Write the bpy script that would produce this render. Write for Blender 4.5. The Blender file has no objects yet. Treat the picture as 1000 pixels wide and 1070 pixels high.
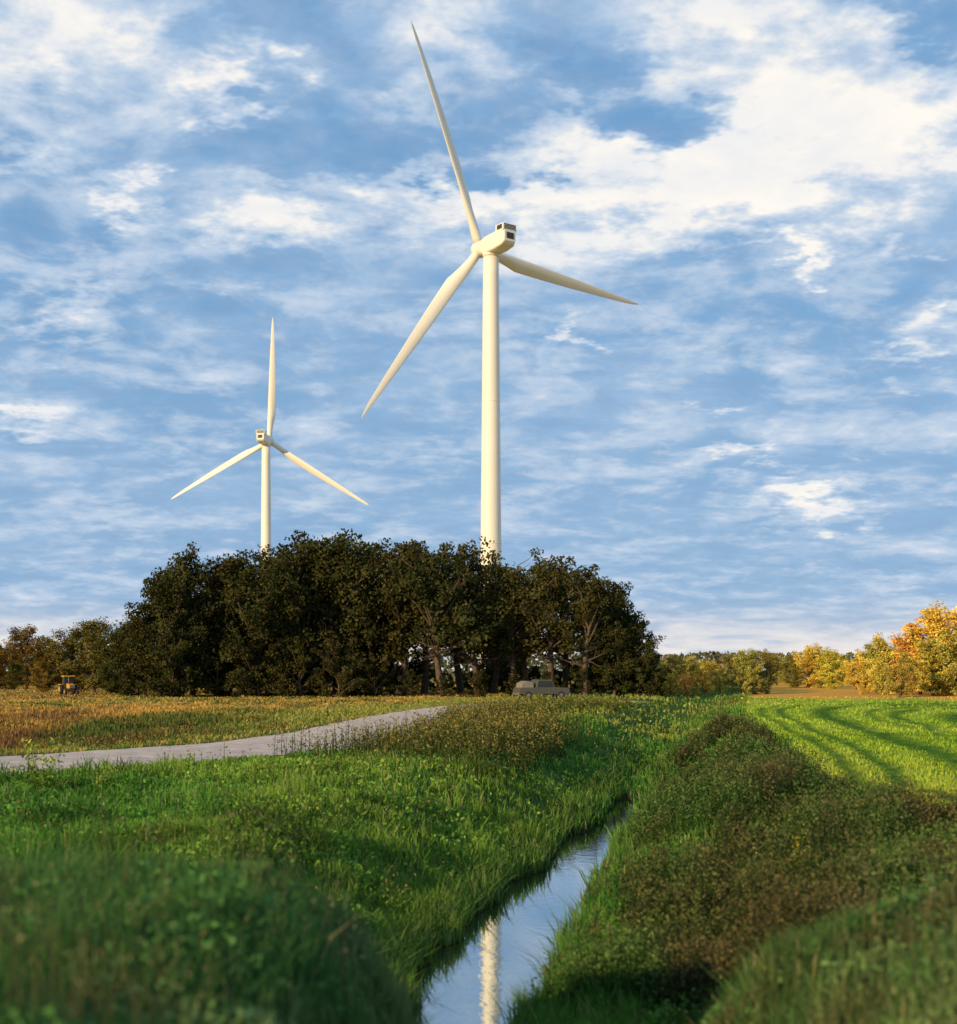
import bpy, math, random
import numpy as np
from mathutils import Vector, Matrix
R = np.random.RandomState(7)
random.seed(7)
scene = bpy.context.scene
COL = scene.collection

# ---------------------------------------------------------------- helpers
def link(o):
    COL.objects.link(o); return o

def nmesh(name, V, faces, mats=(), midx=None, colors=None, smooth=False):
    me = bpy.data.meshes.new(name)
    V = np.asarray(V, dtype=np.float32)
    me.vertices.add(len(V)); me.vertices.foreach_set('co', V.ravel())
    loops = np.concatenate([np.asarray(f).ravel() for f in faces]).astype(np.int32)
    tot = np.concatenate([np.full(len(f), np.asarray(f).shape[1]) for f in faces])
    start = np.concatenate([[0], np.cumsum(tot)[:-1]]).astype(np.int32)
    me.loops.add(len(loops)); me.loops.foreach_set('vertex_index', loops)
    me.polygons.add(len(tot)); me.polygons.foreach_set('loop_start', start)
    for m in mats: me.materials.append(m)
    if midx is not None:
        mi = np.concatenate([np.full(len(f), k) for f, k in zip(faces, midx)]).astype(np.int32)
        me.polygons.foreach_set('material_index', mi)
    me.update(calc_edges=True)
    if smooth:
        me.polygons.foreach_set('use_smooth', np.ones(len(tot), dtype=bool))
    if colors is not None:
        at = me.color_attributes.new('Col', 'FLOAT_COLOR', 'POINT')
        c = np.ones((len(V), 4), dtype=np.float32); c[:, :3] = colors
        at.data.foreach_set('color', c.ravel())
    me.validate()
    return me

def nobj(name, me):
    return link(bpy.data.objects.new(name, me))

def _h(a, b, s):
    v = np.sin(a*127.1 + b*311.7 + s*74.7)*43758.5453
    return v - np.floor(v)
def vn(x, y, s=0):
    xi = np.floor(x); yi = np.floor(y); fx = x-xi; fy = y-yi
    fx = fx*fx*(3-2*fx); fy = fy*fy*(3-2*fy)
    return (_h(xi, yi, s)*(1-fx)+_h(xi+1, yi, s)*fx)*(1-fy) + (_h(xi, yi+1, s)*(1-fx)+_h(xi+1, yi+1, s)*fx)*fy
def fbm(x, y, s=0, o=4):
    t = 0; a = .5; n = 0
    for i in range(o):
        t = t + a*vn(x*2**i, y*2**i, s+i*3.1); n += a; a *= .5
    return t/n
def ss(a, b, x):
    t = np.clip((x-a)/(b-a), 0, 1); return t*t*(3-2*t)
def mix(a, b, t):
    t = np.asarray(t)[..., None]; return np.asarray(a)*(1-t)+np.asarray(b)*t

# ---------------------------------------------------------------- layout
ty = np.arange(-400, 900, .5)
cx = np.interp(ty, [-400, 0, 10, 16.3, 20, 24, 27, 32.5, 40, 60, 93, 160, 300, 900],
                   [-40, -1.1, -.8, -.42, .22, 1.0, 1.66, 2.8, 4.3, 7.6, 13.5, 28, 62, 220])
cx = np.convolve(np.pad(cx, 4, mode='edge'), np.ones(9)/9, 'valid')
def cen(y): return np.interp(y, ty, cx)
def redge(y): return np.interp(y, [12, 20, 26, 32, 98], [9, 7.6, 6.4, 5.3, 4.4])   # ditch centre -> hay field edge
RY = [-20, 10, 24, 32, 39, 42.5, 49, 56, 66, 78, 93, 103, 112, 120]
RX = [-110, -52, -29, -19.5, -14, -11, -7.2, -5.3, -4.4, -3.3, -1.3, 1.0, 5, 12]
rx_s = np.convolve(np.pad(np.interp(ty, RY, RX), 6, mode='edge'), np.ones(13)/13, 'valid')
def rxf(y): return np.interp(y, ty, rx_s)
def rdist(x, y):
    g = (rxf(y+.5)-rxf(y-.5))
    d = np.abs(x-rxf(y))/np.sqrt(1+g*g)
    return np.where(y > 121, 99, d)
RW = 3.4
def height(x, y):
    s0 = x-cen(y)
    s = s0+(fbm(y/1.7, x*0+3, 8, 3)-.5)*1.0*ss(8, 14, y)
    depth = np.interp(y, [0, 21, 28, 36, 42, 47, 95, 150], [1.645, 1.63, 1.585, 1.55, 1.53, 1.45, 1.35, 0])
    wl = 5.2; wr = np.clip(redge(y)-.6, 3.8, 6.4)
    prof = np.where(s < 0, 1-ss(0, wl, -s), 1-ss(0, wr, s))
    n = (fbm(x/7, y/7, 1, 3)-.5)*.34 + (fbm(x/1.3, y/1.3, 5, 2)-.5)*.28
    off = ss(RW+.3, RW+3.4, rdist(x, y))*(1-ss(120, 160, y)) * ss(.5, 1.8, np.abs(s))
    h = -depth*prof + n*off
    fy = 1-ss(9.0, 14.5, y)
    zl = np.interp(x, [-6, -2.6, -1.5, -.95, -.55, -.2, .4, 1.2, 1.7, 2.2, 3.3, 7],
                      [1.25, 1.32, 1.22, .95, .25, -1.0, -1.8, -.9, .15, .75, 1.15, 1.0])
    zl = zl+(fbm(x/1.1, y/1.5, 44, 3)-.5)*.45
    m = -2.2+(zl+2.2)*fy
    road = np.interp(y, [-8, -4, 2.5, 5], [-.5, 1.15, 1.15, -2.2])
    m = np.maximum(m*np.where(y > -3, 1, 0)-np.where(y > -3, 0, 2.2), road)
    return np.maximum(h, m)

# ---------------------------------------------------------------- materials
def newmat(name):
    m = bpy.data.materials.new(name); m.use_nodes = True
    nt = m.node_tree; nt.nodes.clear()
    out = nt.nodes.new('ShaderNodeOutputMaterial')
    return m, nt, out
def foliage_mat(name, trans=.35, useobj=False):
    m, nt, out = newmat(name)
    N = nt.nodes; L = nt.links
    at = N.new('ShaderNodeAttribute'); at.attribute_name = 'Col'
    src = at.outputs['Color']
    if useobj:
        oi = N.new('ShaderNodeObjectInfo')
        mx = N.new('ShaderNodeMix'); mx.data_type = 'RGBA'; mx.blend_type = 'MULTIPLY'
        mx.inputs[0].default_value = 1
        L.new(src, mx.inputs[6]); L.new(oi.outputs['Color'], mx.inputs[7]); src = mx.outputs[2]
    bs = N.new('ShaderNodeBsdfDiffuse')
    L.new(src, bs.inputs['Color'])
    if trans:
        tr = N.new('ShaderNodeBsdfTranslucent')
        ms = N.new('ShaderNodeMixShader'); ms.inputs[0].default_value = trans
        L.new(src, tr.inputs['Color'])
        L.new(bs.outputs[0], ms.inputs[1]); L.new(tr.outputs[0], ms.inputs[2]); L.new(ms.outputs[0], out.inputs[0])
    else:
        L.new(bs.outputs[0], out.inputs[0])
    return m
def simple_mat(name, col, rough=.5, metal=0, noise=None, nscale=3, bump=0):
    m, nt, out = newmat(name); N = nt.nodes; L = nt.links
    bs = N.new('ShaderNodeBsdfPrincipled')
    bs.inputs['Roughness'].default_value = rough; bs.inputs['Metallic'].default_value = metal
    tc = N.new('ShaderNodeTexCoord'); no = N.new('ShaderNodeTexNoise')
    no.inputs['Scale'].default_value = nscale; no.inputs['Detail'].default_value = 6
    L.new(tc.outputs['Object'], no.inputs['Vector'])
    mx = N.new('ShaderNodeMix'); mx.data_type = 'RGBA'
    c2 = noise if noise else tuple(c*.85 for c in col)
    mx.inputs[6].default_value = (*col, 1); mx.inputs[7].default_value = (*c2, 1)
    mr = N.new('ShaderNodeMapRange'); mr.inputs[1].default_value = .35; mr.inputs[2].default_value = .65
    L.new(no.outputs[0], mr.inputs[0]); L.new(mr.outputs[0], mx.inputs[0])
    L.new(mx.outputs[2], bs.inputs['Base Color'])
    if bump:
        bp = N.new('ShaderNodeBump'); bp.inputs['Strength'].default_value = bump; bp.inputs['Distance'].default_value = .05
        L.new(no.outputs[0], bp.inputs['Height']); L.new(bp.outputs[0], bs.inputs['Normal'])
    L.new(bs.outputs[0], out.inputs[0])
    return m

M_grass = foliage_mat('grass_blades', .3)
M_leaf = foliage_mat('tree_leaves', 0, True)
M_bark = simple_mat('bark', (.13, .085, .055), .9, noise=(.065, .045, .03), nscale=4)
M_tower = simple_mat('turbine_white_paint', (.84, .80, .70), .45, noise=(.79, .75, .65), nscale=.15)
M_dark = simple_mat('dark_vent', (.04, .035, .03), .6)

# ---------------------------------------------------------------- terrain
def tracks(x, y):
    """swath lines of the mown hay field: follow the ditch, then sweep round at the headland"""
    u = x-cen(y)-redge(y)
    a = u+.4*np.sin(y/11); b = (120-y)*.40+.8*np.sin(x/9); k = 5.5
    v = -k*np.log(np.exp(-a/k)+np.exp(-np.clip(b, -60, 200)/k))
    tr = np.zeros_like(x)
    for uc, w, s_ in [(-1.2, .3, .5), (1.2, .28, .9), (2.3, .3, 1), (4.6, .75, 1), (6.9, .3, .8), (8.0, .35, 1), (10.6, .9, 1), (13.2, .35, .8), (14.5, .4, 1), (17.5, 1.0, 1), (21, .6, .8), (25, 1.2, 1), (30, .8, .8), (36, 1.2, 1), (44, 1.4, 1)]:
        tr = np.maximum(tr, s_*np.exp(-((v-uc)/w)**2))
    return tr
def ground_color(x, y):
    s = x-cen(y); rd = rdist(x, y)
    n1 = fbm(x/5, y/9, 11); n2 = fbm(x/1.2, y/1.2, 15); n3 = fbm(x/16, y/40, 21)
    green = mix([.04, .08, .02], [.08, .14, .035], n1)
    c = green
    u = s-redge(y)
    crop = mix([.22, .34, .035], [.33, .43, .055], ss(.3, .7, n1))
    crop = mix(crop, [.46, .42, .09], ss(.5, .75, n3)*.6)
    crop = mix(crop, [.045, .12, .02], tracks(x, y)*.95)
    isR = ss(-.5, .5, u+(n2-.5)*2)
    gold = mix([.72, .36, .07], [.58, .34, .08], n1)
    crop = mix(crop, gold, ss(126, 136, y+(n1-.5)*14+(x-40)*.15))
    t = rxf(y)-x
    tt = np.where(y > 108, cen(y)-12-x, t)
    soy = mix([.42, .26, .065], [.20, .11, .045], ss(.35, .65, n1))
    soy = mix(soy, [.08, .12, .028], ss(.53, .66, n3))
    soy = mix(soy, [.55, .36, .08], ss(60, 110, y)*ss(.35, .6, n2)*.8)
    strip = mix([.20, .24, .04], [.38, .32, .07], ss(.3, .7, n2))
    left = mix(strip, soy, ss(4, 9, tt+(n1-.5)*6-ss(60, 100, y)*6))
    c = mix(c, left, ss(1.5, 3, tt))
    c = mix(c, crop, isR)
    c = mix(c, [.30, .23, .15], (1-ss(RW, RW+.8, rd+(n2-.5)*.8))*.8)
    z = height(x, y)
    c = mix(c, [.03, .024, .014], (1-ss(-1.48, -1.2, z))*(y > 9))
    far = ss(230, 500, y)
    c = mix(c, mix([.16, .17, .06], [.3, .22, .09], n3), far)
    return c

xs = 1700*np.sinh(6.1*np.linspace(-1, 1, 621))/np.sinh(6.1)
ys = np.concatenate([-np.geomspace(1500, 12, 25), np.arange(-10, 3, .7), np.arange(3, 32, .16), np.arange(32, 80, .35),
                     np.arange(80, 200, 1.3), np.geomspace(201, 4000, 60)])
X, Y = np.meshgrid(xs, ys)
Z = height(X, Y)
V = np.stack([X, Y, Z], -1).reshape(-1, 3)
nx = len(xs); ny = len(ys)
I = np.arange((ny-1)*nx).reshape(ny-1, nx)[:, :-1].ravel()
F = np.stack([I, I+1, I+nx+1, I+nx], 1)
m, nt, out = newmat('ground_soil_grass'); N = nt.nodes; L = nt.links
at = N.new('ShaderNodeAttribute'); at.attribute_name = 'Col'
geo = N.new('ShaderNodeNewGeometry'); no = N.new('ShaderNodeTexNoise'); no.inputs['Scale'].default_value = 2.2
no.inputs['Detail'].default_value = 6; no.inputs['Roughness'].default_value = .7
L.new(geo.outputs['Position'], no.inputs['Vector'])
mr = N.new('ShaderNodeMapRange'); mr.inputs[1].default_value = .3; mr.inputs[2].default_value = .7; mr.inputs[3].default_value = .55; mr.inputs[4].default_value = 1.3
L.new(no.outputs[0], mr.inputs[0])
vm = N.new('ShaderNodeVectorMath'); vm.operation = 'SCALE'; L.new(at.outputs['Color'], vm.inputs[0]); L.new(mr.outputs[0], vm.inputs['Scale'])
bs = N.new('ShaderNodeBsdfDiffuse')
L.new(vm.outputs[0], bs.inputs['Color'])
L.new(bs.outputs[0], out.inputs[0])
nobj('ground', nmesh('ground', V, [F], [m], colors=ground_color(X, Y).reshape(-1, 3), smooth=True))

# ---------------------------------------------------------------- road
M_road = simple_mat('road_gravel', (.60, .48, .38), .9, noise=(.40, .32, .26), nscale=1.4, bump=.7)
yy = np.concatenate([np.arange(-20, 120.5, .5)])
cxr = rxf(yy); tx = np.gradient(cxr, yy); nrm = np.sqrt(1+tx*tx)
px, py = 1/nrm, -tx/nrm
prof = [(-RW, .0), (-RW+.2, .05), (-1.4, .10), (0, .14), (1.4, .10), (RW-.2, .05), (RW, .0)]
V = []
for o, dz in prof:
    w = o+(fbm(yy/2, yy*0+o, 3)-.5)*.9*(abs(o) > 2)
    xx = cxr+px*w; yv = yy+py*w
    V.append(np.stack([xx, yv, np.maximum(height(xx, yv), height(cxr, yy))+dz+.004], -1))
V = np.stack(V, 1).reshape(-1, 3); k = len(prof)
I = (np.arange(len(yy)-1)[:, None]*k+np.arange(k-1)[None]).ravel()
nobj('road', nmesh('road', V, [np.stack([I, I+1, I+k+1, I+k], 1)], [M_road], smooth=True))

# ---------------------------------------------------------------- water
m, nt, out = newmat('water'); N = nt.nodes; L = nt.links
bs = N.new('ShaderNodeBsdfPrincipled'); bs.inputs['Base Color'].default_value = (.018, .02, .014, 1)
bs.inputs['Roughness'].default_value = .03; bs.inputs['IOR'].default_value = 1.33; bs.inputs['Specular IOR Level'].default_value = 1.0
gl = N.new('ShaderNodeBsdfGlossy'); gl.inputs['Roughness'].default_value = .025; gl.inputs['Color'].default_value = (.82, .92, .97, 1)
geo = N.new('ShaderNodeNewGeometry'); no = N.new('ShaderNodeTexNoise'); no.inputs['Scale'].default_value = 5; no.inputs['Detail'].default_value = 3
L.new(geo.outputs['Position'], no.inputs['Vector'])
bp = N.new('ShaderNodeBump'); bp.inputs['Strength'].default_value = .09; bp.inputs['Distance'].default_value = .02
L.new(no.outputs[0], bp.inputs['Height']); L.new(bp.outputs[0], bs.inputs['Normal']); L.new(bp.outputs[0], gl.inputs['Normal'])
ms = N.new('ShaderNodeMixShader'); ms.inputs[0].default_value = .5
L.new(bs.outputs[0], ms.inputs[1]); L.new(gl.outputs[0], ms.inputs[2]); L.new(ms.outputs[0], out.inputs[0])
yy = np.arange(6, 50, 1.0); c = cen(yy)
V = np.concatenate([np.stack([c-2.0, yy, yy*0-1.5], -1), np.stack([c+2.0, yy, yy*0-1.5], -1)])
n = len(yy); I = np.arange(n-1)
nobj('water', nmesh('water', V, [np.stack([I, I+n, I+n+1, I+1], 1)], [m]))

# ---------------------------------------------------------------- blades / leaves
def blades(x, y, z, h, w, col, lean=.45):
    n = len(x); a = R.uniform(0, 2*np.pi, n); ux, uy = np.cos(a), np.sin(a)
    b = R.uniform(0, 2*np.pi, n); ln = np.abs(R.normal(0, lean, n))*h; bx, by = np.cos(b)*ln, np.sin(b)*ln
    P = np.zeros((n, 5, 3), dtype=np.float32)
    for k, (f, ww, hh) in enumerate([(0, -.5, 0), (0, .5, 0), (.35, -.42, .6), (.35, .42, .6), (1, 0, 1)]):
        P[:, k, 0] = x+ux*w*ww+bx*f; P[:, k, 1] = y+uy*w*ww+by*f; P[:, k, 2] = z+h*hh-.03*(hh == 0)
    B = np.arange(n)[:, None]*5
    q = B+np.array([[0, 1, 3, 2]]); t = B+np.array([[2, 3, 4]])
    C = np.repeat(col[:, None, :], 5, 1)
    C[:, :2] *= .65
    return P.reshape(-1, 3), q, t, C.reshape(-1, 3)
def blade_obj(name, *a, **k):
    P, q, t, C = blades(*a, **k)
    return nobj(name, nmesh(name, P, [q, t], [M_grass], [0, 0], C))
def leafquads(c, size, asp=.6):
    n = len(c)
    u = R.normal(size=(n, 3)); u /= np.linalg.norm(u, axis=1)[:, None]
    v = R.normal(size=(n, 3)); v -= (v*u).sum(1)[:, None]*u; v /= np.linalg.norm(v, axis=1)[:, None]
    s = np.asarray(size).reshape(-1, 1)
    P = np.stack([c-u*s*.5, c+v*s*.5*asp-u*s*.05, c+u*s*.5, c-v*s*.5*asp-u*s*.05], 1)
    return P.reshape(-1, 3), np.arange(n)[:, None]*4+np.array([[0, 1, 2, 3]])
def scatter(n, y0, y1, um=.47):
    iy = R.uniform(1/y1, 1/y0, n); y = 1/iy; x = R.uniform(-um, um, n)*y
    return x, y

def bank_points(n, n2_, lo=-1.5):
    x, y = scatter(n, 9.5, 150); x2, y2 = scatter(n2_, 3.6, 12, .58)
    x = np.concatenate([x, x2]); y = np.concatenate([y, y2])
    s = x-cen(y); z = height(x, y); rd = rdist(x, y)
    tt = np.where(y > 108, cen(y)-12-x, rxf(y)-x)
    k = (z > lo) & (rd > RW-.25*R.rand(len(x))) & ((s < redge(y)+.3) | (y < 12)) & (tt < 5+3*R.rand(len(x)))
    return [a[k] for a in (x, y, z, s, rd, tt)]
def bank_color(x, y, z, s, rd, tt, r, r2):
    n1 = fbm(x/2.2, y/3, 31); n3 = fbm(x/8, y/12, 37); n4 = fbm(x/1.1, y/1.6, 39)
    mound = (y < 14.5) & (z > -.3)
    green = mix([.05, .155, .025], [.15, .34, .05], ss(.3, .7, n1*.35+n4*.35+r*.3))
    green = mix(green, [.25, .36, .05], ss(.5, .72, n3)*.6*(s < 1))
    brown = mix([.05, .065, .022], [.13, .12, .045], r)
    col = mix(green, brown, ss(1.8, 3.6, s)*.6*ss(.36, .6, n1+.1)*(1-ss(34, 55, y)))
    col = mix(col, mix([.24, .32, .05], [.42, .36, .09], r), ss(50, 95, y)*ss(.3, .6, n3)*.75)
    col = mix(col, [.34, .29, .10], (tt > 1.5)*.55*r)
    col = mix(col, col*.45, ss(.54, .72, fbm(x/1.8, y/2.6, 47, 3))*.8)
    mcol = mix([.045, .115, .035], [.11, .25, .06], r*.5+n1*.5)
    mcol = mix(mcol, [.12, .085, .045], (x > 0)*ss(.42, .62, fbm(x, y, 41))*.7)
    mcol = mix(mcol, [.22, .30, .11], ss(.56, .72, fbm(x*1.3, y*1.3, 43))*.7)
    col = np.where(mound[:, None], mcol, col)
    dry = (r2 < .06)
    return np.where(dry[:, None], np.array([.34, .30, .13]), col), mound, n1
x, y, z, s, rd, tt = bank_points(270000, 65000)
n = len(x)
col, mound, n1 = bank_color(x, y, z, s, rd, tt, R.rand(n), R.rand(n))
n2 = fbm(x/.55, y/.7, 33)
h = .08+.50*n2**2.4+.10*R.rand(n)
h += .36*ss(.55, .75, fbm(x/1.4, y/1.8, 35))*R.rand(n)
h += .22*(1-ss(-1.4, -.9, z))*R.rand(n)
h *= .35+.65*ss(RW+.3, RW+2.8, rd)
h = np.where(mound, .12+.5*n2*R.rand(n), h)
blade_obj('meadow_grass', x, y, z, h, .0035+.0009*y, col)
x, y, z, s, rd, tt = bank_points(150000, 45000, -1.47)
n = len(x)
col, mound, n1 = bank_color(x, y, z, s, rd, tt, R.rand(n), np.ones(n))
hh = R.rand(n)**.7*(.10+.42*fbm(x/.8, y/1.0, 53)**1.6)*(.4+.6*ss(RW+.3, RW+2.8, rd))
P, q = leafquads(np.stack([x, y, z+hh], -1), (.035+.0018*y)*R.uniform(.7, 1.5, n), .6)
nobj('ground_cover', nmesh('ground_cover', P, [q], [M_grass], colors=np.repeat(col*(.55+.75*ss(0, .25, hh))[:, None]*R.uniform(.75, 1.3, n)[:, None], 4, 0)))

# -- right crop
x, y = scatter(250000, 14, 150, .48)
s = x-cen(y); k = (s > redge(y)-.4) & (y < 133+6*R.rand(len(x))) & (height(x, y) < .5)
x, y, s = x[k], y[k], s[k]
gc = ground_color(x, y); tr = tracks(x, y)
col = gc*R.uniform(.7, 1.5, len(x))[:, None]*np.array([1.05, 1.08, .9])
hh = .07+.08*R.rand(len(x)) + .06*fbm(x/2, y/2, 3); hh *= 1-.85*tr
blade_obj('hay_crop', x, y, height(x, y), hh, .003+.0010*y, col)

# -- left soybean field
x, y = scatter(180000, 26, 260, .5)
tt = np.where(y > 108, cen(y)-12-x, rxf(y)-x)
k = (tt > 3+2*R.rand(len(x))) & (rdist(x, y) > RW)
x, y, tt = x[k], y[k], tt[k]; n = len(x)
gc = ground_color(x, y); n2 = fbm(x/1.6, y/2.5, 51)
h = (.12+.42*n2**2+.12*R.rand(n))*np.where(tt > 8, 1, .6)*(1-.5*ss(60, 100, y))
col = gc*R.uniform(.7, 1.5, n)[:, None]
blade_obj('soybean_crop', x, y, height(x, y), h, .004+.0012*y, col)

# -- weeds : stems with leaves
def weeds(name, x, y, h, base, tip, nl=14, lsize=.05, spread=.17):
    n = len(x); z = height(x, y)
    P, q, t, C = blades(x, y, z, h, .004+.0006*y, base[:]*.8, lean=.2)
    f = R.uniform(.12, 1.05, (n, nl)); r = spread*(1.15-f)*h[:, None]+.02
    cx_ = x[:, None]+R.normal(size=(n, nl))*r; cy_ = y[:, None]+R.normal(size=(n, nl))*r; cz = z[:, None]+f*h[:, None]
    c = np.stack([cx_, cy_, cz], -1).reshape(-1, 3)
    sz = (lsize+.0012*np.repeat(y, nl))*R.uniform(.7, 1.4, n*nl)
    LP, lq = leafquads(c, sz, .5)
    lc = mix(np.repeat(base, nl, 0), np.repeat(tip, nl, 0), ss(.6, 1, f.ravel()))*R.uniform(.6, 1.4, n*nl)[:, None]
    nv = len(P)
    return nobj(name, nmesh(name, np.concatenate([P, LP]), [q, t, lq+nv], [M_grass], [0, 0, 0],
                np.concatenate([C, np.repeat(lc, 4, 0)])))
x, y = scatter(60000, 13, 70, .45)
s = x-cen(y); nn = fbm(x/1.5, y/2.2, 61, 3); z = height(x, y); big = fbm(x/5, y/8, 63, 2)
re = redge(y)
k = (s > 1.0) & (s < re-.1) & (nn*.6+big*.4+.20*ss(1.0, 4, s)-.25*ss(42, 66, y) > .57) & (z > -1.35)
x, y, nn, s, big = [a[k][:12000] for a in (x, y, nn, s, big)]; n = len(x)
cl = ss(.35, .6, fbm(x/1.2, y/1.7, 67, 2))
base = mix(mix([.035, .05, .018], [.065, .06, .025], R.rand(n)), [.04, .095, .022], cl)
tip = mix(mix([.10, .10, .04], [.18, .14, .055], R.rand(n)), [.12, .20, .05], cl)
weeds('bank_weeds', x, y, (R.uniform(.25, .6, n)+1.7*np.clip(nn-.45, 0, .4))*(1-.3*ss(4.5, 6.5, s)), base, tip, 13, .03)
cxs, cys, chs, ctn = [], [], [], []
for i in range(130):
    yc = 1/R.uniform(1/62, 1/15.5); re1 = float(redge(yc)); sc_ = R.uniform(1.6, re1-.3); rad = R.uniform(.22, .7); hh_ = R.uniform(.55, 1.3)*(1-.35*(sc_ > re1-1.5))
    m_ = int(26*rad/.5); a = R.uniform(0, 6.3, m_); r = rad*np.sqrt(R.rand(m_)); cxs.append(float(cen(yc))+sc_+np.cos(a)*r); cys.append(yc+np.sin(a)*r)
    chs.append(hh_*(1-.5*(r/rad)**2)*R.uniform(.7, 1.15, m_)); ctn.append(np.full(m_, R.rand()))
x, y, h, tn = map(np.concatenate, (cxs, cys, chs, ctn)); n = len(x)
base = mix([.03, .042, .016], [.045, .085, .02], tn); tip = mix([.12, .095, .045], [.14, .18, .045], tn)
weeds('tall_bank_weeds', x, y, h, base, tip, 30, .03, .2)
x = R.normal(-1.0, 2.6, 5600); y = R.normal(54, 7.5, 5600); k = (rdist(x, y) > RW+.3) & (x < cen(y)-3.0); x, y = x[k], y[k]; n = len(x)
base = mix([.045, .08, .02], [.11, .11, .03], R.rand(n)); tip = mix([.24, .24, .055], [.34, .23, .07], R.rand(n))
weeds('verge_weeds', x, y, R.uniform(.35, 1.2, n)*(.4+1.2*fbm(x/1.2, y/1.5, 73)), base, tip, 12, .03)
x = R.uniform(-4, 12, 2400); y = R.uniform(84, 108, 2400); k = (rdist(x, y) > RW-2.8) & (x < cen(y)-4) & (x > rxf(y)-.5) & (fbm(x/2, y/3, 77) > .4); x, y = x[k], y[k]; n = len(x)
base = mix([.06, .10, .02], [.13, .14, .03], R.rand(n)); tip = mix([.22, .25, .055], [.36, .28, .08], R.rand(n))
weeds('verge_weeds', x, y, R.uniform(.3, .9, n), base, tip, 10, .03)
x, y = scatter(9000, 32, 75, .45)
k = (rxf(y)-x > 4.6) & (fbm(x/3, y/4, 71) > .55); x, y = x[k], y[k]; n = len(x)
base = mix([.09, .08, .025], [.17, .09, .035], R.rand(n)); tip = mix([.30, .18, .06], [.26, .23, .06], R.rand(n))
weeds('field_weeds', x, y, R.uniform(.2, .5, n), base, tip, 12, .03)
# scattered weed tufts on the left bank
x, y = scatter(5000, 14, 60, .45); s = x-cen(y); k = (s < -1.2) & (rdist(x, y) > RW+1.5) & (rxf(y) < x) & (fbm(x/1.3, y/1.6, 87, 3) > .60); x, y = x[k], y[k]; n = len(x)
weeds('bank_weeds', x, y, R.uniform(.25, .65, n), mix([.04, .09, .02], [.09, .12, .03], R.rand(n)), mix([.16, .26, .05], [.34, .30, .09], R.rand(n)), 12, .025)
yy_ = 1/R.uniform(1/62, 1/14, 8000); sd_ = np.where(R.rand(8000) < .5, -1, 1); x = cen(yy_)+sd_*R.uniform(.55, 1.4, 8000); z = height(x, yy_)
k = (z > -1.5) & (fbm(x*0+sd_*9, yy_/.8, 83) > .42); x, yy_, z = x[k], yy_[k], z[k]; n = len(x)
blade_obj('water_edge_reeds', x, yy_, z, R.uniform(.2, .65, n), .006+.001*yy_, mix([.05, .12, .025], [.16, .24, .06], R.rand(n)), lean=.6)
x, y = scatter(2200, 5, 34, .5); z = height(x, y); k = (z > -1.2) & (fbm(x/1.5, y/2, 81) > .48) & (x-cen(y) < redge(y)); x, y = x[k], y[k]; n = len(x)
weeds('seed_stalks', x, y, R.uniform(.4, .85, n), np.tile([.14, .15, .06], (n, 1)), np.tile([.40, .35, .18], (n, 1)), 7, .012)
def plant(name, X0, Y0, n, rad, hh, base, tip, ls):
    a = R.uniform(0, 6.3, n); r = rad*np.sqrt(R.rand(n)); x = X0+np.cos(a)*r; y = Y0+np.sin(a)*r
    weeds(name, x, y, R.uniform(.5, 1, n)*hh, np.tile(base, (n, 1)), np.tile(tip, (n, 1)), 26, ls)
plant('goldenrod_plant', 4.45, 18.8, 8, .12, 1.0, [.16, .20, .02], [.65, .52, .06], .035)
plant('leafy_sapling', -9.9, 30.5, 12, .4, 1.25, [.14, .22, .03], [.36, .42, .07], .07)
plant('leafy_sapling', -8.3, 30.0, 7, .25, .75, [.14, .22, .03], [.30, .38, .07], .06)

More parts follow.
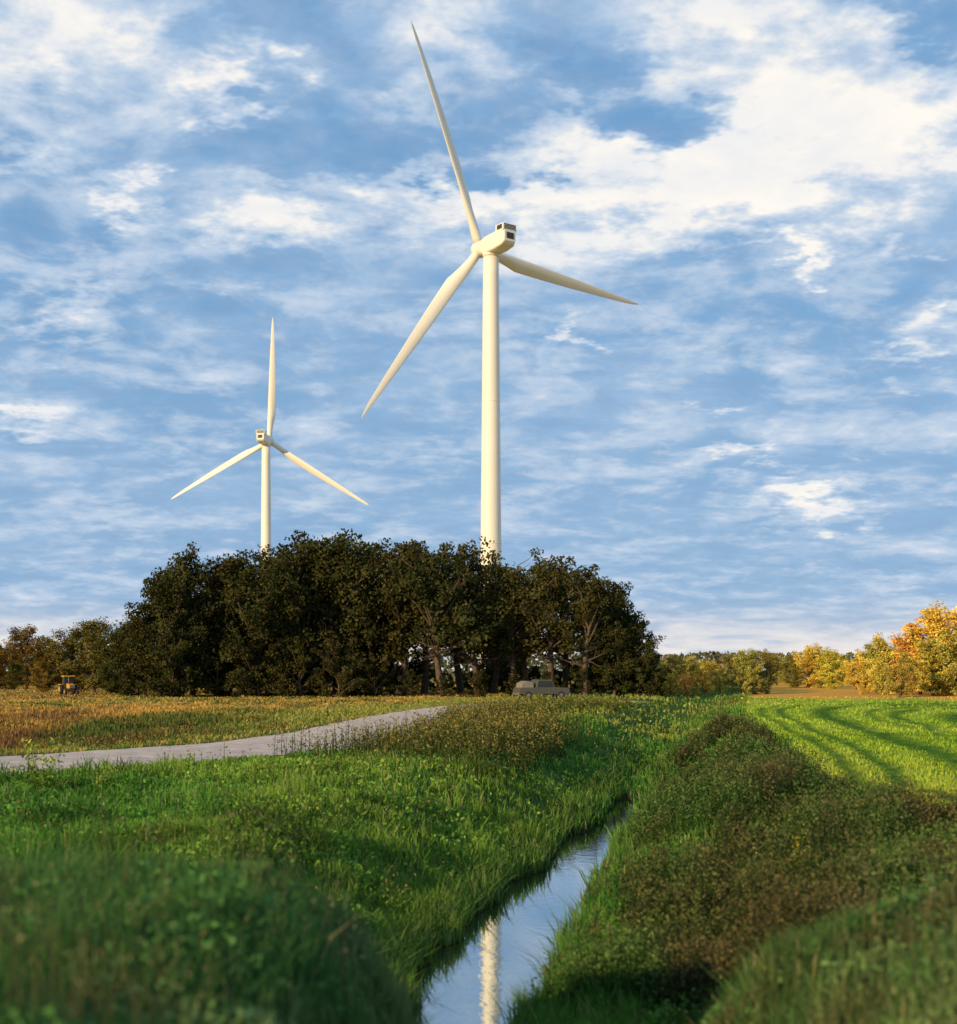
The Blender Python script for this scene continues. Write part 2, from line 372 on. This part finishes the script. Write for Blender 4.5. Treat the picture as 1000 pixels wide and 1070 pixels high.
# ---------------------------------------------------------------- trees
def tube(V, F, pts, rad, k=6):
    pts = np.array(pts); b = len(V)
    for i, (p, r) in enumerate(zip(pts, rad)):
        d = pts[min(i+1, len(pts)-1)]-pts[max(i-1, 0)]; d = d/np.linalg.norm(d)
        a = np.cross(d, [0.3, 1, .1]); a /= np.linalg.norm(a); c = np.cross(d, a)
        for j in range(k):
            t = 2*np.pi*j/k; V.append(p+(a*math.cos(t)+c*math.sin(t))*r)
    for i in range(len(pts)-1):
        for j in range(k):
            F.append([b+i*k+j, b+i*k+(j+1) % k, b+(i+1)*k+(j+1) % k, b+(i+1)*k+j])
def tree_mesh(name, seed, H=15., clear=.3, spread=.36, lpc=60, lsz=.34, n1=13, fill=1.0, cz=.6, rz=.40, nsub=8, tr=.6, thick=1.0):
    rr = random.Random(seed); V = []; F = []; cl = []
    def grow(p, d, ln, r, lvl):
        p = np.array(p, float); d = np.array(d, float); pts = [p.copy()]; rad = [r]; st = 5 if lvl == 0 else 4
        for i in range(st):
            d = d+np.array([rr.gauss(0, .13), rr.gauss(0, .13), rr.gauss(.05, .08)])*(1 if lvl else .5); d /= np.linalg.norm(d)
            p = p+d*ln/st; pts.append(p.copy()); rad.append(r*(1-(i+1)/st*(.75 if lvl else .55)))
        tube(V, F, pts, rad, 7 if lvl == 0 else 5)
        return pts, rad, d
    pts, rad, d = grow([0, 0, -.3], [rr.gauss(0, .06), rr.gauss(0, .06), 1], H*tr, H*.022*thick, 0)
    pts = np.array(pts); E = np.array([spread*H, spread*H, rz*H]); CZ = np.array([0, 0, cz*H])
    az = rr.random()*6.3
    for i in range(n1):
        f = clear/tr+(1-clear/tr)*(i/(n1-1)); tp = f*.999*(len(pts)-1)
        i0 = min(int(tp), len(pts)-2); p = pts[i0]+(pts[i0+1]-pts[i0])*(tp-i0)
        az += 2.4+rr.gauss(0, .35); zen = math.radians(85-70*((i/(n1-1))**.8)+rr.gauss(0, 8))
        dd = np.array([math.cos(az)*math.sin(zen), math.sin(az)*math.sin(zen), math.cos(zen)])
        a = (dd/E) @ (dd/E); bq = 2*((p-CZ)/E) @ (dd/E); cq = ((p-CZ)/E) @ ((p-CZ)/E)-1
        disc = bq*bq-4*a*cq
        ln = (-bq+math.sqrt(disc))/(2*a) if disc > 0 else H*.15
        ln = max(H*.12, ln-H*.05)*rr.uniform(.80, 1.06)
        b, br, bd = grow(p, dd, ln, H*.0105*(1.2-f*.5)*thick, 1)
        for j in range(nsub):
            g = .28+.72*j/(nsub-1); q = g*(len(b)-1)*.999; j0 = min(int(q), len(b)-2); p2 = b[j0]+(b[j0+1]-b[j0])*(q-j0)
            d2 = dd*.5+np.array([rr.gauss(0, .6), rr.gauss(0, .6), rr.gauss(.25, .4)]); d2 /= np.linalg.norm(d2)
            l2 = H*.12*rr.uniform(.7, 1.4)
            c, _, _ = grow(p2, d2, l2, H*.0038, 2)
            for cc in (c[-1], c[2]):
                if rr.random() < fill: cl.append((cc, rr.uniform(.5, 1.05)*H/15))
    C = np.array([c for c, _ in cl]); Rr = np.array([r for _, r in cl]); rs = np.random.RandomState(seed)
    if clear > .2:
        keep = C[:, 2] > H*(clear+.08); C = C[keep]; Rr = Rr[keep]
    m = len(C); tone = rs.uniform(.6, 1.45, m)
    n = m*lpc; off = rs.normal(size=(n, 3)); off /= np.linalg.norm(off, axis=1)[:, None]; off *= (rs.rand(n, 1)**.45)
    ctrs = np.repeat(C, lpc, 0)+off*np.repeat(Rr, lpc)[:, None]*np.array([1.3, 1.3, .85])
    ctrs[:, 2] = np.maximum(ctrs[:, 2], .1)
    LP, lq = leafquads(ctrs, rs.uniform(.7, 1.3, n)*lsz*H/15, .7)
    lc = np.ones(3)*(np.repeat(tone, lpc)*rs.uniform(.7, 1.35, n))[:, None]
    lc = lc*np.stack([rs.uniform(.8, 1.35, n), np.ones(n), rs.uniform(.7, 1.1, n)], 1)
    V = np.array(V); V2 = np.concatenate([V, LP]); cols = np.concatenate([np.ones((len(V), 3)), np.repeat(lc, 4, 0)])
    return nmesh(name, V2, [np.array(F), lq+len(V)], [M_bark, M_leaf], [0, 1], cols)
open_v = [tree_mesh('oak_open_%d' % i, 100+i, clear=.25, spread=.33, lpc=50, n1=14, fill=.8, cz=.65, rz=.36, thick=1.15, nsub=7) for i in range(4)]
dense_v = [tree_mesh('oak_dense_%d' % i, 200+i, clear=.08, spread=.36, lpc=52, n1=17, cz=.54, rz=.47) for i in range(3)]
bush_v = [tree_mesh('bush_%d' % i, 300+i, clear=.03, spread=.55, lpc=56, n1=12, lsz=.5, cz=.45, rz=.55, nsub=7, tr=.4) for i in range(2)]
def tree(name, me, px, ytop, d, col, wf=1.0):
    X0 = (px-500)/1400*d; zt = 2.8+(700-ytop)/1400*d; g = float(height(np.array([X0]), np.array([d]))[0])
    mh = me.get('h')
    if mh is None:
        co = np.zeros(len(me.vertices)*3, dtype=np.float32); me.vertices.foreach_get('co', co); mh = float(np.percentile(co[2::3], 99.7)); me['h'] = mh
    sc = (zt-g)/mh
    o = nobj(name, me); o.location = (X0, d, g); o.scale = (sc*wf, sc*wf, sc)
    o.rotation_euler = (0, 0, random.uniform(0, 6.28)); o.color = (*col, 1)
    return o
OG = (.046, .050, .018)
def jc(c, v=.15): 
    k = random.uniform(1-v, 1+v); return tuple(max(0, a*k*random.uniform(.93, 1.07)) for a in c)
front = [(152, 640, 0), (175, 602, 0), (202, 576, 1), (240, 582, 0), (272, 580, 1), (312, 564, 0), (350, 560, 1), (388, 568, 1), (424, 566, 2), (462, 570, 2), (500, 567, 2),
         (540, 577, 2), (577, 582, 2), (612, 592, 2), (642, 622, 0), (666, 648, 0)]
for i, (p, yt, k) in enumerate(front):
    me = dense_v[i % 3] if k < 2 else open_v[i % 4]
    tree('oak_tree', me, p, yt, 143+random.uniform(-4, 4), jc(OG), 1.0 if yt < 610 else .9)
for i, p in enumerate([185, 222, 258, 295, 335, 370, 410, 443, 482, 515, 550, 590, 628]):
    yt = np.interp(p, [150, 190, 350, 500, 600, 670], [640, 586, 564, 572, 588, 640])+random.uniform(0, 7)
    tree('oak_tree', dense_v[i % 3] if p < 420 or p > 610 else open_v[(i+1) % 4], p, yt, 156+random.uniform(-4, 4), jc(OG), 1.1)
for p, yt in [(145, 668), (180, 660), (225, 660), (270, 658), (315, 665), (355, 668), (392, 684), (430, 700), (462, 706), (500, 700), (535, 704), (575, 702), (610, 692), (645, 668), (672, 672), (682, 690)]:
    tree('undergrowth_bush', bush_v[p % 2], p, yt, 139+random.uniform(-2, 3), jc((.042, .046, .017)), 1)
for p in range(410, 640, 17):
    tree('undergrowth_bush', bush_v[p % 2], p, 697+random.uniform(-12, 5), 168+random.uniform(-3, 3), jc((.042, .046, .017)), 1.1)
for p, yt in [(505, 600), (528, 612)]:
    tree('oak_tree', dense_v[p % 3], p, yt, 176, jc(OG), .8)
for p, yt, d, c in [(28, 655, 190, (.15, .11, .03)), (5, 668, 200, (.26, .16, .03)), (52, 668, 205, (.07, .08, .025)), (72, 655, 170, (.12, .12, .035)), (98, 648, 165, (.12, .12, .035)),
                    (122, 648, 160, (.08, .085, .025)), (142, 650, 158, (.06, .07, .02)), (-30, 660, 190, (.09, .08, .02)), (-70, 650, 190, (.07, .07, .02)), (45, 690, 168, (.18, .14, .03)), (115, 690, 150, (.05, .06, .018)), (15, 690, 180, (.07, .07, .02)), (85, 685, 180, (.07, .07, .02))]:
    tree('hedgerow_tree', random.choice(dense_v), p, yt, d, jc(c), 1.25)
AU = [(.68, .50, .09), (.56, .49, .09), (.36, .34, .08), (.66, .41, .09), (.22, .22, .06)]
for p, yt, d, ci in [(985, 634, 150, 0), (962, 650, 152, 3), (1010, 640, 150, 1), (1040, 630, 152, 1), (932, 664, 158, 1), (915, 672, 165, 2), (940, 680, 140, 2), (895, 680, 190, 0), (870, 678, 200, 1),
                     (845, 674, 210, 0), (828, 684, 215, 4), (800, 680, 205, 4), (780, 679, 200, 2), (765, 684, 200, 4), (745, 690, 190, 1), (722, 686, 195, 2), (706, 685, 190, 2), (690, 690, 200, 2), (1080, 640, 160, 2),
                     (880, 684, 230, 1), (812, 684, 240, 2), (858, 682, 215, 1), (735, 690, 230, 1), (1000, 655, 145, 2), (975, 668, 146, 1), (950, 672, 170, 1)]:
    tree('autumn_tree', random.choice(dense_v), p, yt, d, jc(AU[ci]), 1.3)
for p, yt, d, ci in [(700, 700, 150, 0), (716, 703, 148, 3), (735, 698, 150, 0), (752, 701, 152, 1), (775, 700, 152, 2), (790, 706, 153, 4), (690, 704, 150, 1), (925, 697, 150, 2), (905, 704, 155, 0), (800, 708, 156, 4)]:
    tree('golden_bush', bush_v[p % 2], p, yt, d, jc(AU[ci]), 1)
n = 45000
bx = R.uniform(-1100, 1100, n); by = R.uniform(620, 700, n)+60*np.sin(bx/130)
top = 6+9*fbm(bx/22, bx*0, 91); bz = R.rand(n)**.8*top
P, q = leafquads(np.stack([bx, by, bz], -1), R.uniform(1.5, 3.2, n), .8)
bc = mix([.07, .085, .045], [.24, .19, .07], fbm(bx/40, by*0, 95))*R.uniform(.7, 1.3, n)[:, None]
nobj('distant_treeline', nmesh('distant_treeline', P, [q], [M_grass], colors=np.repeat(bc, 4, 0)))

# ---------------------------------------------------------------- turbines
def loft(name, rings, mat, cap=True, smooth=True):
    k = len(rings[0]); V = np.concatenate(rings); F = []
    for i in range(len(rings)-1):
        for j in range(k): F.append([i*k+j, i*k+(j+1) % k, (i+1)*k+(j+1) % k, (i+1)*k+j])
    me = bpy.data.meshes.new(name)
    if cap: F += [list(range(k))[::-1], [(len(rings)-1)*k+j for j in range(k)]]
    me.from_pydata([tuple(map(float, v)) for v in V], [], F); me.materials.append(mat)
    for p in me.polygons: p.use_smooth = smooth and len(p.vertices) == 4
    return nobj(name, me)
def circ(r, z, k=40): return np.array([[r*math.cos(2*math.pi*j/k), r*math.sin(2*math.pi*j/k), z] for j in range(k)])
def box(name, lo, hi, mat, bev=.0):
    me = bpy.data.meshes.new(name); x0, y0, z0 = lo; x1, y1, z1 = hi
    v = [(x0, y0, z0), (x1, y0, z0), (x1, y1, z0), (x0, y1, z0), (x0, y0, z1), (x1, y0, z1), (x1, y1, z1), (x0, y1, z1)]
    me.from_pydata(v, [], [(0, 3, 2, 1), (4, 5, 6, 7), (0, 1, 5, 4), (1, 2, 6, 5), (2, 3, 7, 6), (3, 0, 4, 7)]); me.materials.append(mat)
    o = nobj(name, me)
    if bev:
        b = o.modifiers.new('b', 'BEVEL'); b.width = bev; b.segments = 3
    return o
def rrect(w, h, r, zc, x, k=6):
    pts = []
    for cy, cz, a0 in [(w/2-r, h/2-r, 0), (-w/2+r, h/2-r, 90), (-w/2+r, -h/2+r, 180), (w/2-r, -h/2+r, 270)]:
        for i in range(k+1):
            a = math.radians(a0+90*i/k); pts.append([x, cy+r*math.cos(a), zc+cz+r*math.sin(a)])
    return np.array(pts)
TILT = math.radians(5); HUBX = 3.3
def blade_axes(yaw, ang):
    """world unit vector of a blade whose in-plane angle is ang (0 = local -Y, 90 = up), rotor tilted"""
    a = math.radians(ang)
    v = np.array([0, -math.cos(a), math.sin(a)])
    v = np.array([v[0]*math.cos(TILT)-v[2]*math.sin(TILT), v[1], v[0]*math.sin(TILT)+v[2]*math.cos(TILT)])
    ax = np.array([math.cos(TILT), 0, math.sin(TILT)])
    cy, sy = math.cos(yaw), math.sin(yaw)
    rot = lambda q: np.array([q[0]*cy-q[1]*sy, q[0]*sy+q[1]*cy, q[2]])
    return rot(v), rot(ax), rot(np.array([HUBX, 0, HUBX*math.sin(TILT)]))
def turbine(X0, Y0, yaw_a, ang0, L=42.2, HH=80., pitch=12):
    root = bpy.data.objects.new('wind_turbine', None); link(root); root.location = (X0, Y0, 0)
    parts = []
    top = HH-1.75
    rings = [circ(2.1-(2.1-1.4)*f, -1+(top+1)*f) for f in np.linspace(0, 1, 24)]
    parts.append(loft('tower', rings, M_tower))
    for f in (.33, .66):
        r = 2.1-.7*f+.02; zz = top*f
        parts.append(loft('flange', [circ(r, zz-.07), circ(r+.012, zz), circ(r, zz+.07)], M_tower))
    parts.append(loft('foundation', [circ(3.2, -.4), circ(3.2, .25), circ(2.9, .35)], simple_mat('concrete', (.4, .38, .35), .9)))
    head = bpy.data.objects.new('nacelle_head', None); link(head); head.location = (0, 0, HH); head.rotation_euler = (0, 0, yaw_a)
    hp = []
    hp.append(loft('nacelle', [rrect(1.9, 2.0, .7, .1, 2.3), rrect(2.8, 2.7, .7, 0, 1.5), rrect(3.1, 3.1, .5, 0, 0), rrect(3.1, 3.1, .4, .1, -3), rrect(2.9, 2.8, .35, .25, -4.9), rrect(2.4, 2.0, .3, .5, -5.7)], M_tower))
    hp.append(loft('yaw_collar', [circ(1.45, -2.0), circ(1.5, -1.6), circ(1.5, -1.3)], M_tower))
    hp.append(box('cooler_frame', (-5.6, -1.5, 1.3), (-3.3, 1.5, 2.6), M_tower, .12))
    hp.append(box('cooler_vent', (-5.66, -1.25, 1.5), (-5.55, 1.25, 2.45), M_dark, .02))
    hp.append(box('cooler_side_vent', (-5.3, 1.45, 1.6), (-3.8, 1.54, 2.4), M_dark, .02))
    for i in range(3): hp.append(box('vent_slat', (-5.69, -1.26, 1.68+i*.25), (-5.64, 1.26, 1.73+i*.25), M_tower))
    hp.append(box('rear_hatch', (-5.76, -.8, -.1), (-5.67, .8, 1.0), M_dark, .03))
    hp.append(loft('wind_vane_mast', [circ(.05, 2.6, 8)+np.array([-4.2, 0, 0]), circ(.03, 3.6, 8)+np.array([-4.2, 0, 0])], M_tower))
    def xr(r, x, k=32): return np.array([[x, r*math.cos(2*math.pi*j/k), r*math.sin(2*math.pi*j/k)] for j in range(k)])
    sp_ = loft('hub_spinner', [xr(1.0, -1.3), xr(1.4, -1.0), xr(1.55, -.3), xr(1.5, .6), xr(1.2, 1.3), xr(.7, 1.7), xr(.12, 1.85)], M_tower)
    sp_.location = (HUBX, 0, HUBX*math.sin(TILT)); sp_.rotation_euler = (0, -TILT, 0); hp.append(sp_)
    for bi in range(3):
        rings = []
        for f in [0, .03, .06, .1, .15, .2, .27, .35, .45, .55, .65, .75, .85, .92, .97, 1]:
            r = 1.0+(L-1.0)*f
            ch = np.interp(f, [0, .05, .1, .2, .35, .55, .8, .95, 1], [1.7, 1.7, 1.95, 2.6, 2.4, 1.95, 1.25, .7, .12])
            th = np.interp(f, [0, .05, .1, .2, .4, 1], [1, 1, .72, .4, .24, .14])*ch
            tw_ = math.radians(np.interp(f, [0, .1, .3, .6, 1], [20, 18, 9, 3, 0])+pitch)
            off = np.interp(f, [0, .05, .2, 1], [0, 0, .22, .22])*ch
            pts = []
            K = 20
            for j in range(K):
                t = 2*math.pi*j/K; cxx = math.cos(t)*ch/2; cyy = math.sin(t)*th/2
                if f > .1: cyy *= (1-.55*max(0, -math.cos(t)))
                cxx -= off
                pts.append([cyy*math.cos(tw_)-cxx*math.sin(tw_)+.6*f*f, cxx*math.cos(tw_)+cyy*math.sin(tw_), r])
            rings.append(np.array(pts))
        b = loft('blade', rings, M_tower)
        b.location = (HUBX, 0, HUBX*math.sin(TILT))
        v, ax, _ = blade_axes(0, ang0+120*bi)
        dz = Vector(v); dx = Vector(ax); dy = dz.cross(dx)
        b.rotation_euler = Matrix((dx, dy, dz)).transposed().to_euler()
        hp.append(b)
    for p in hp: p.parent = head
    head.parent = root
    for p in parts: p.parent = root
    return root
# rotor attitude of the near turbine, solved from its proportions
D1 = 241.; TX1 = (513-500)/1400*D1; HH1 = 79.0
best = (1e9,)
T = np.array([[435, 22], [374, 443], [667, 317]], float)
for yw in np.arange(26, 56, 1.0):
    for a0 in np.arange(100, 122, 1.0):
        for LL in np.arange(38, 48, .5):
            e = 0
            for i in range(3):
                v, ax, hb = blade_axes(math.radians(90+yw), a0+120*i)
                p = np.array([TX1, D1, HH1])+hb+v*LL
                e += (500+1400*p[0]/p[1]-T[i, 0])**2+(700-1400*(p[2]-2.8)/p[1]-T[i, 1])**2
            if e < best[0]: best = (e, yw, a0, LL)
turbine(TX1, D1, math.radians(90+best[1]), best[2], L=best[3], HH=HH1)
D2 = 448.; turbine((278-500)/1400*D2, D2, math.radians(90-11), 87, L=41, HH=79.5)

# ---------------------------------------------------------------- vehicles
def wheel(name, x, y, r, w, mat, hub):
    parts = []
    k = 24
    def ring(rr, yy): return np.array([[x+rr*math.cos(2*math.pi*j/k), yy, r+rr*math.sin(2*math.pi*j/k)] for j in range(k)])
    parts.append(loft(name, [ring(r*.9, y-w/2), ring(r, y-w*.35), ring(r, y+w*.35), ring(r*.9, y+w/2)], mat))
    parts.append(loft(name+'_rim', [ring(r*.5, y-w/2-.02), ring(r*.5, y+w/2+.02)], hub))
    return parts
def prism(name, prof, y0, y1, mat, bev=.04):
    k = len(prof); me = bpy.data.meshes.new(name)
    v = [(p[0], y0, p[1]) for p in prof]+[(p[0], y1, p[1]) for p in prof]
    f = [list(range(k)), [k+j for j in range(k)][::-1]]+[[j, k+j, k+(j+1) % k, (j+1) % k] for j in range(k)]
    me.from_pydata(v, [], f); me.materials.append(mat); o = nobj(name, me)
    if bev:
        b = o.modifiers.new('b', 'BEVEL'); b.width = bev; b.segments = 2
    return o
M_rub = simple_mat('rubber', (.02, .02, .02), .8); M_rim = simple_mat('rim', (.2, .2, .2), .5, .4)
M_glass = simple_mat('vehicle_glass', (.03, .035, .04), .1); M_tan = simple_mat('truck_paint', (.08, .08, .06), .5)
M_tan2 = simple_mat('truck_load_tarp', (.22, .20, .15), .8)
M_yel = simple_mat('tractor_paint', (.65, .34, .03), .4); M_red = simple_mat('tail_lamp', (.4, .02, .02), .3)
def finish(name, parts, loc, rz, sc=1):
    e = bpy.data.objects.new(name, None); link(e)
    for p in parts: p.parent = e
    e.location = loc; e.rotation_euler = (0, 0, rz); e.scale = (sc,)*3
P = [prism('body', [(-2.7, .5), (2.65, .5), (2.7, .9), (2.6, 1.12), (1.25, 1.2), (-2.65, 1.15), (-2.7, .9)], -.95, .95, M_tan),
     prism('cab', [(1.2, 1.17), (.8, 1.95), (-.75, 1.98), (-.9, 1.15)], -.82, .82, M_tan, .06),
     prism('side_windows', [(1.0, 1.24), (.68, 1.82), (-.62, 1.84), (-.72, 1.24)], -.845, .845, M_glass, 0),
     prism('bed_load', [(-2.5, 1.12), (-1.1, 1.12), (-1.15, 1.7), (-1.9, 1.85), (-2.45, 1.6)], -.8, .8, M_tan2, .08),
     box('bumper', (2.66, -.9, .42), (2.82, .9, .68), M_rim, .03), box('rear_bumper', (-2.84, -.9, .42), (-2.68, .9, .66), M_rim, .03),
     box('windscreen', (.78, -.7, 1.25), (1.06, .7, 1.6), M_glass, 0), box('tail_light', (-2.74, -.93, .8), (-2.68, -.72, 1.05), M_red), box('head_light', (2.62, -.9, .85), (2.72, -.6, 1.02), M_rim)]
for wx in (-1.75, 1.75):
    for wy in (-.86, .86): P += wheel('wheel', wx, wy, .40, .26, M_rub, M_rim)
def gz(x, y): return float(height(np.array([x]), np.array([y]))[0])
vx, vy = (566-500)/1400*122, 122.
finish('pickup_truck', P, (vx, vy, gz(vx, vy)+.1), math.radians(18), .9)
P = [prism('hood', [(.2, 1.0), (2.0, 1.0), (2.05, 1.55), (.2, 1.75)], -.42, .42, M_yel), prism('cab', [(-1.2, 1.1), (.25, 1.1), (.2, 2.7), (-1.0, 2.7)], -.75, .75, M_glass, .04),
     box('cab_roof', (-1.25, -.85, 2.7), (.4, .85, 2.88), M_yel, .05), box('chassis', (-1.2, -.35, .6), (1.9, .35, 1.1), M_dark), box('fender_l', (-1.5, .75, 1.5), (-.1, 1.3, 1.62), M_yel, .04),
     box('fender_r', (-1.5, -1.3, 1.5), (-.1, -.75, 1.62), M_yel, .04), loft('exhaust', [circ(.06, 1.6, 10)+np.array([1.1, -.3, 0]), circ(.06, 2.7, 10)+np.array([1.1, -.3, 0])], M_rim), box('grille', (2.03, -.36, 1.05), (2.08, .36, 1.5), M_rim)]
for wy in (-1.0, 1.0):
    P += wheel('rear_wheel', -.8, wy, .85, .5, M_rub, M_yel); P += wheel('front_wheel', 1.5, wy*.85, .5, .35, M_rub, M_yel)
vx, vy = (72-500)/1400*150, 150.
finish('tractor', P, (vx, vy, gz(vx, vy)), math.radians(-60), .75)

# ---------------------------------------------------------------- world + sun
PHI = 44; EL = 16
w = bpy.data.worlds.new('World'); scene.world = w; w.use_nodes = True
nt = w.node_tree; nt.nodes.clear(); N = nt.nodes; L = nt.links
out = N.new('ShaderNodeOutputWorld'); bg = N.new('ShaderNodeBackground'); bg.inputs[1].default_value = .1
sky = N.new('ShaderNodeTexSky'); sky.sky_type = 'NISHITA'; sky.sun_disc = False
sky.sun_elevation = math.radians(EL); sky.sun_rotation = math.radians(180+PHI); sky.dust_density = .6; sky.ozone_density = 1.5
tc = N.new('ShaderNodeTexCoord'); sp = N.new('ShaderNodeSeparateXYZ'); L.new(tc.outputs['Generated'], sp.inputs[0])
def M(op, a, b=None, c=None, clamp=False):
    n = N.new('ShaderNodeMath'); n.operation = op; n.use_clamp = clamp
    for i, v in enumerate((a, b, c)):
        if v is None: continue
        if isinstance(v, (int, float)): n.inputs[i].default_value = v
        else: L.new(v, n.inputs[i])
    return n.outputs[0]
def VM(op, a, b=None, s=None):
    n = N.new('ShaderNodeVectorMath'); n.operation = op
    for i, v in enumerate((a, b)):
        if v is None: continue
        if isinstance(v, tuple): n.inputs[i].default_value = v
        else: L.new(v, n.inputs[i])
    if s is not None: n.inputs['Scale'].default_value = s
    return n.outputs[0]
def MR(v, a, b, c=0., d=1.):
    n = N.new('ShaderNodeMapRange'); n.interpolation_type = 'SMOOTHSTEP'
    L.new(v, n.inputs[0])
    for i, q in enumerate((a, b, c, d)): n.inputs[i+1].default_value = q
    return n.outputs[0]
def MIX(f, a, b):
    n = N.new('ShaderNodeMix'); n.data_type = 'RGBA'
    if isinstance(f, float): n.inputs[0].default_value = f
    else: L.new(f, n.inputs[0])
    for i, v in ((6, a), (7, b)):
        if isinstance(v, tuple): n.inputs[i].default_value = (*v, 1)
        else: L.new(v, n.inputs[i])
    return n.outputs[2]
zc = M('MAXIMUM', sp.outputs[2], 0.0); den = M('ADD', zc, .20)
cb = N.new('ShaderNodeCombineXYZ'); L.new(M('DIVIDE', sp.outputs[0], den), cb.inputs[0]); L.new(M('DIVIDE', sp.outputs[1], den), cb.inputs[1])
def NOISE(sc, det, rough, dist=0, off=(0, 0, 0), strx=1.0, col=False):
    mp = N.new('ShaderNodeMapping'); mp.inputs['Location'].default_value = off; mp.inputs['Scale'].default_value = (sc*strx, sc, sc)
    L.new(cb.outputs[0], mp.inputs['Vector'])
    n = N.new('ShaderNodeTexNoise'); n.inputs['Scale'].default_value = 1; n.inputs['Detail'].default_value = det; n.inputs['Roughness'].default_value = rough; n.inputs['Distortion'].default_value = dist
    L.new(mp.outputs[0], n.inputs['Vector']); return n.outputs['Color' if col else 0]
nA = NOISE(2.6, 2, .5, 0, (3, 1, 0)); nB = NOISE(8, 6, .6, .3, (0, 5, 2), .95); nC = NOISE(20, 4, .6, 0, (7, 2, 5), 1.0); nD = NOISE(5, 5, .58, .5, (1, 9, 3), .8)
warp = VM('SCALE', VM('SUBTRACT', NOISE(9, 4, .62, 0, (4, 4, 4), .85, True), (.5, .5, .5)), s=.17)
gd = VM('ADD', tc.outputs['Generated'], VM('MULTIPLY', warp, (1.3, 0, .7)))
def blob(px, py, r, sx=1.0):
    d = Vector(((px-500)/1400, 1, (700-py)/1400)).normalized()
    v = VM('MULTIPLY', VM('SUBTRACT', gd, tuple(d)), (1/sx, 1, 1))
    n = N.new('ShaderNodeVectorMath'); n.operation = 'LENGTH'; L.new(v, n.inputs[0])
    return MR(n.outputs['Value'], 0, r, 1, 0)
acc = None
for px, py, r, sx, a in [(80, 30, .08, 1.8, .18), (240, 98, .025, 1.8, .20), (960, 110, .085, 1.8, .19), (820, 170, .07, 2.6, .19), (680, 200, .055, 2.6, .17), (730, 50, .055, 2.0, .16), (480, 50, .045, 1.6, .16), (560, 235, .045, 2.2, .16), (420, 210, .04, 2.2, .17), (275, 240, .035, 2, .19),
                     (600, 130, .045, 1.8, .14), (860, 30, .05, 2, .13), (850, 520, .026, 2.8, .20), (828, 262, .018, 2.4, .22), (20, 432, .022, 3, .17), (125, 210, .016, 1.8, .17), (20, 160, .028, 1.8, .16), (775, 468, .015, 4, .16), (985, 325, .022, 1.6, .15), (945, 255, .016, 2, .14), (950, 370, .022, 1.5, .14), (60, 320, .022, 2, .11), (610, 350, .014, 1.5, .14),
                     (600, 62, .034, 2.2, -.24), (690, 128, .028, 2, -.26), (330, 150, .038, 3, -.18), (505, 190, .02, 2, -.20), (975, 15, .035, 1.6, -.18), (290, 20, .045, 1.6, -.16)]:
    t = M('MULTIPLY', blob(px, py, r, sx), a); acc = t if acc is None else M('ADD', acc, t)
soft = MR(M('ADD', M('ADD', M('MULTIPLY', nA, .35), M('MULTIPLY', nB, .35)), M('ADD', M('MULTIPLY', nD, .3), M('MULTIPLY', acc, .5))), .38, .58)
wv = M('ADD', M('ADD', M('MULTIPLY', nB, .42), M('MULTIPLY', nC, .18)), M('ADD', M('MULTIPLY', nD, .40), acc))
white = MR(wv, .575, .72)
halo = MR(wv, .46, .62, 0., .8)
K = 10.
def c10(*c): return tuple(a*K for a in c)
base = MIX(.75, sky.outputs[0], c10(.18, .40, .70))
base = MIX(MR(zc, .0, .33), MIX(.8, base, c10(.28, .46, .69)), base)
s1 = MIX(M('MULTIPLY', soft, .85), base, c10(.36, .53, .75))
s2 = MIX(MR(nC, .36, .66, 0., .38), s1, c10(.27, .40, .60))
s2 = MIX(halo, s2, c10(.60, .70, .83))
s3 = MIX(white, s2, MIX(MR(nD, .42, .66, 0., .75), c10(1.0, .955, .89), c10(.80, .83, .88)))
hz = M('MULTIPLY', MR(zc, .005, .06, 1, 0), MR(nD, .3, .6, .45, 1.0))
s4 = MIX(hz, s3, c10(.90, .83, .78))
L.new(s4, bg.inputs[0]); L.new(bg.outputs[0], out.inputs[0])
w.cycles.sampling_method = 'MANUAL'; w.cycles.sample_map_resolution = 512

sd = bpy.data.lights.new('sun', 'SUN'); sd.energy = 5.0; sd.angle = math.radians(.53); sd.color = (1, .71, .36)
so = link(bpy.data.objects.new('sun', sd))
p, e = math.radians(PHI), math.radians(EL)
so.rotation_euler = Vector((math.sin(p)*math.cos(e), math.cos(p)*math.cos(e), -math.sin(e))).to_track_quat('-Z', 'Y').to_euler()
so.location = (-60, -60, 50)

# ---------------------------------------------------------------- camera
cd = bpy.data.cameras.new('camera'); cam = link(bpy.data.objects.new('camera', cd)); scene.camera = cam
cam.location = (0, 0, 2.8); cam.rotation_euler = (math.radians(90), 0, 0)
cd.sensor_fit = 'HORIZONTAL'; cd.sensor_width = 36; cd.lens = 50.4; cd.shift_y = .165; cd.clip_start = .05; cd.clip_end = 9000
cd.dof.use_dof = True; cd.dof.focus_distance = 60; cd.dof.aperture_fstop = 1.2
scene.view_settings.view_transform = 'Standard'; scene.view_settings.look = 'None'; scene.view_settings.exposure = 0
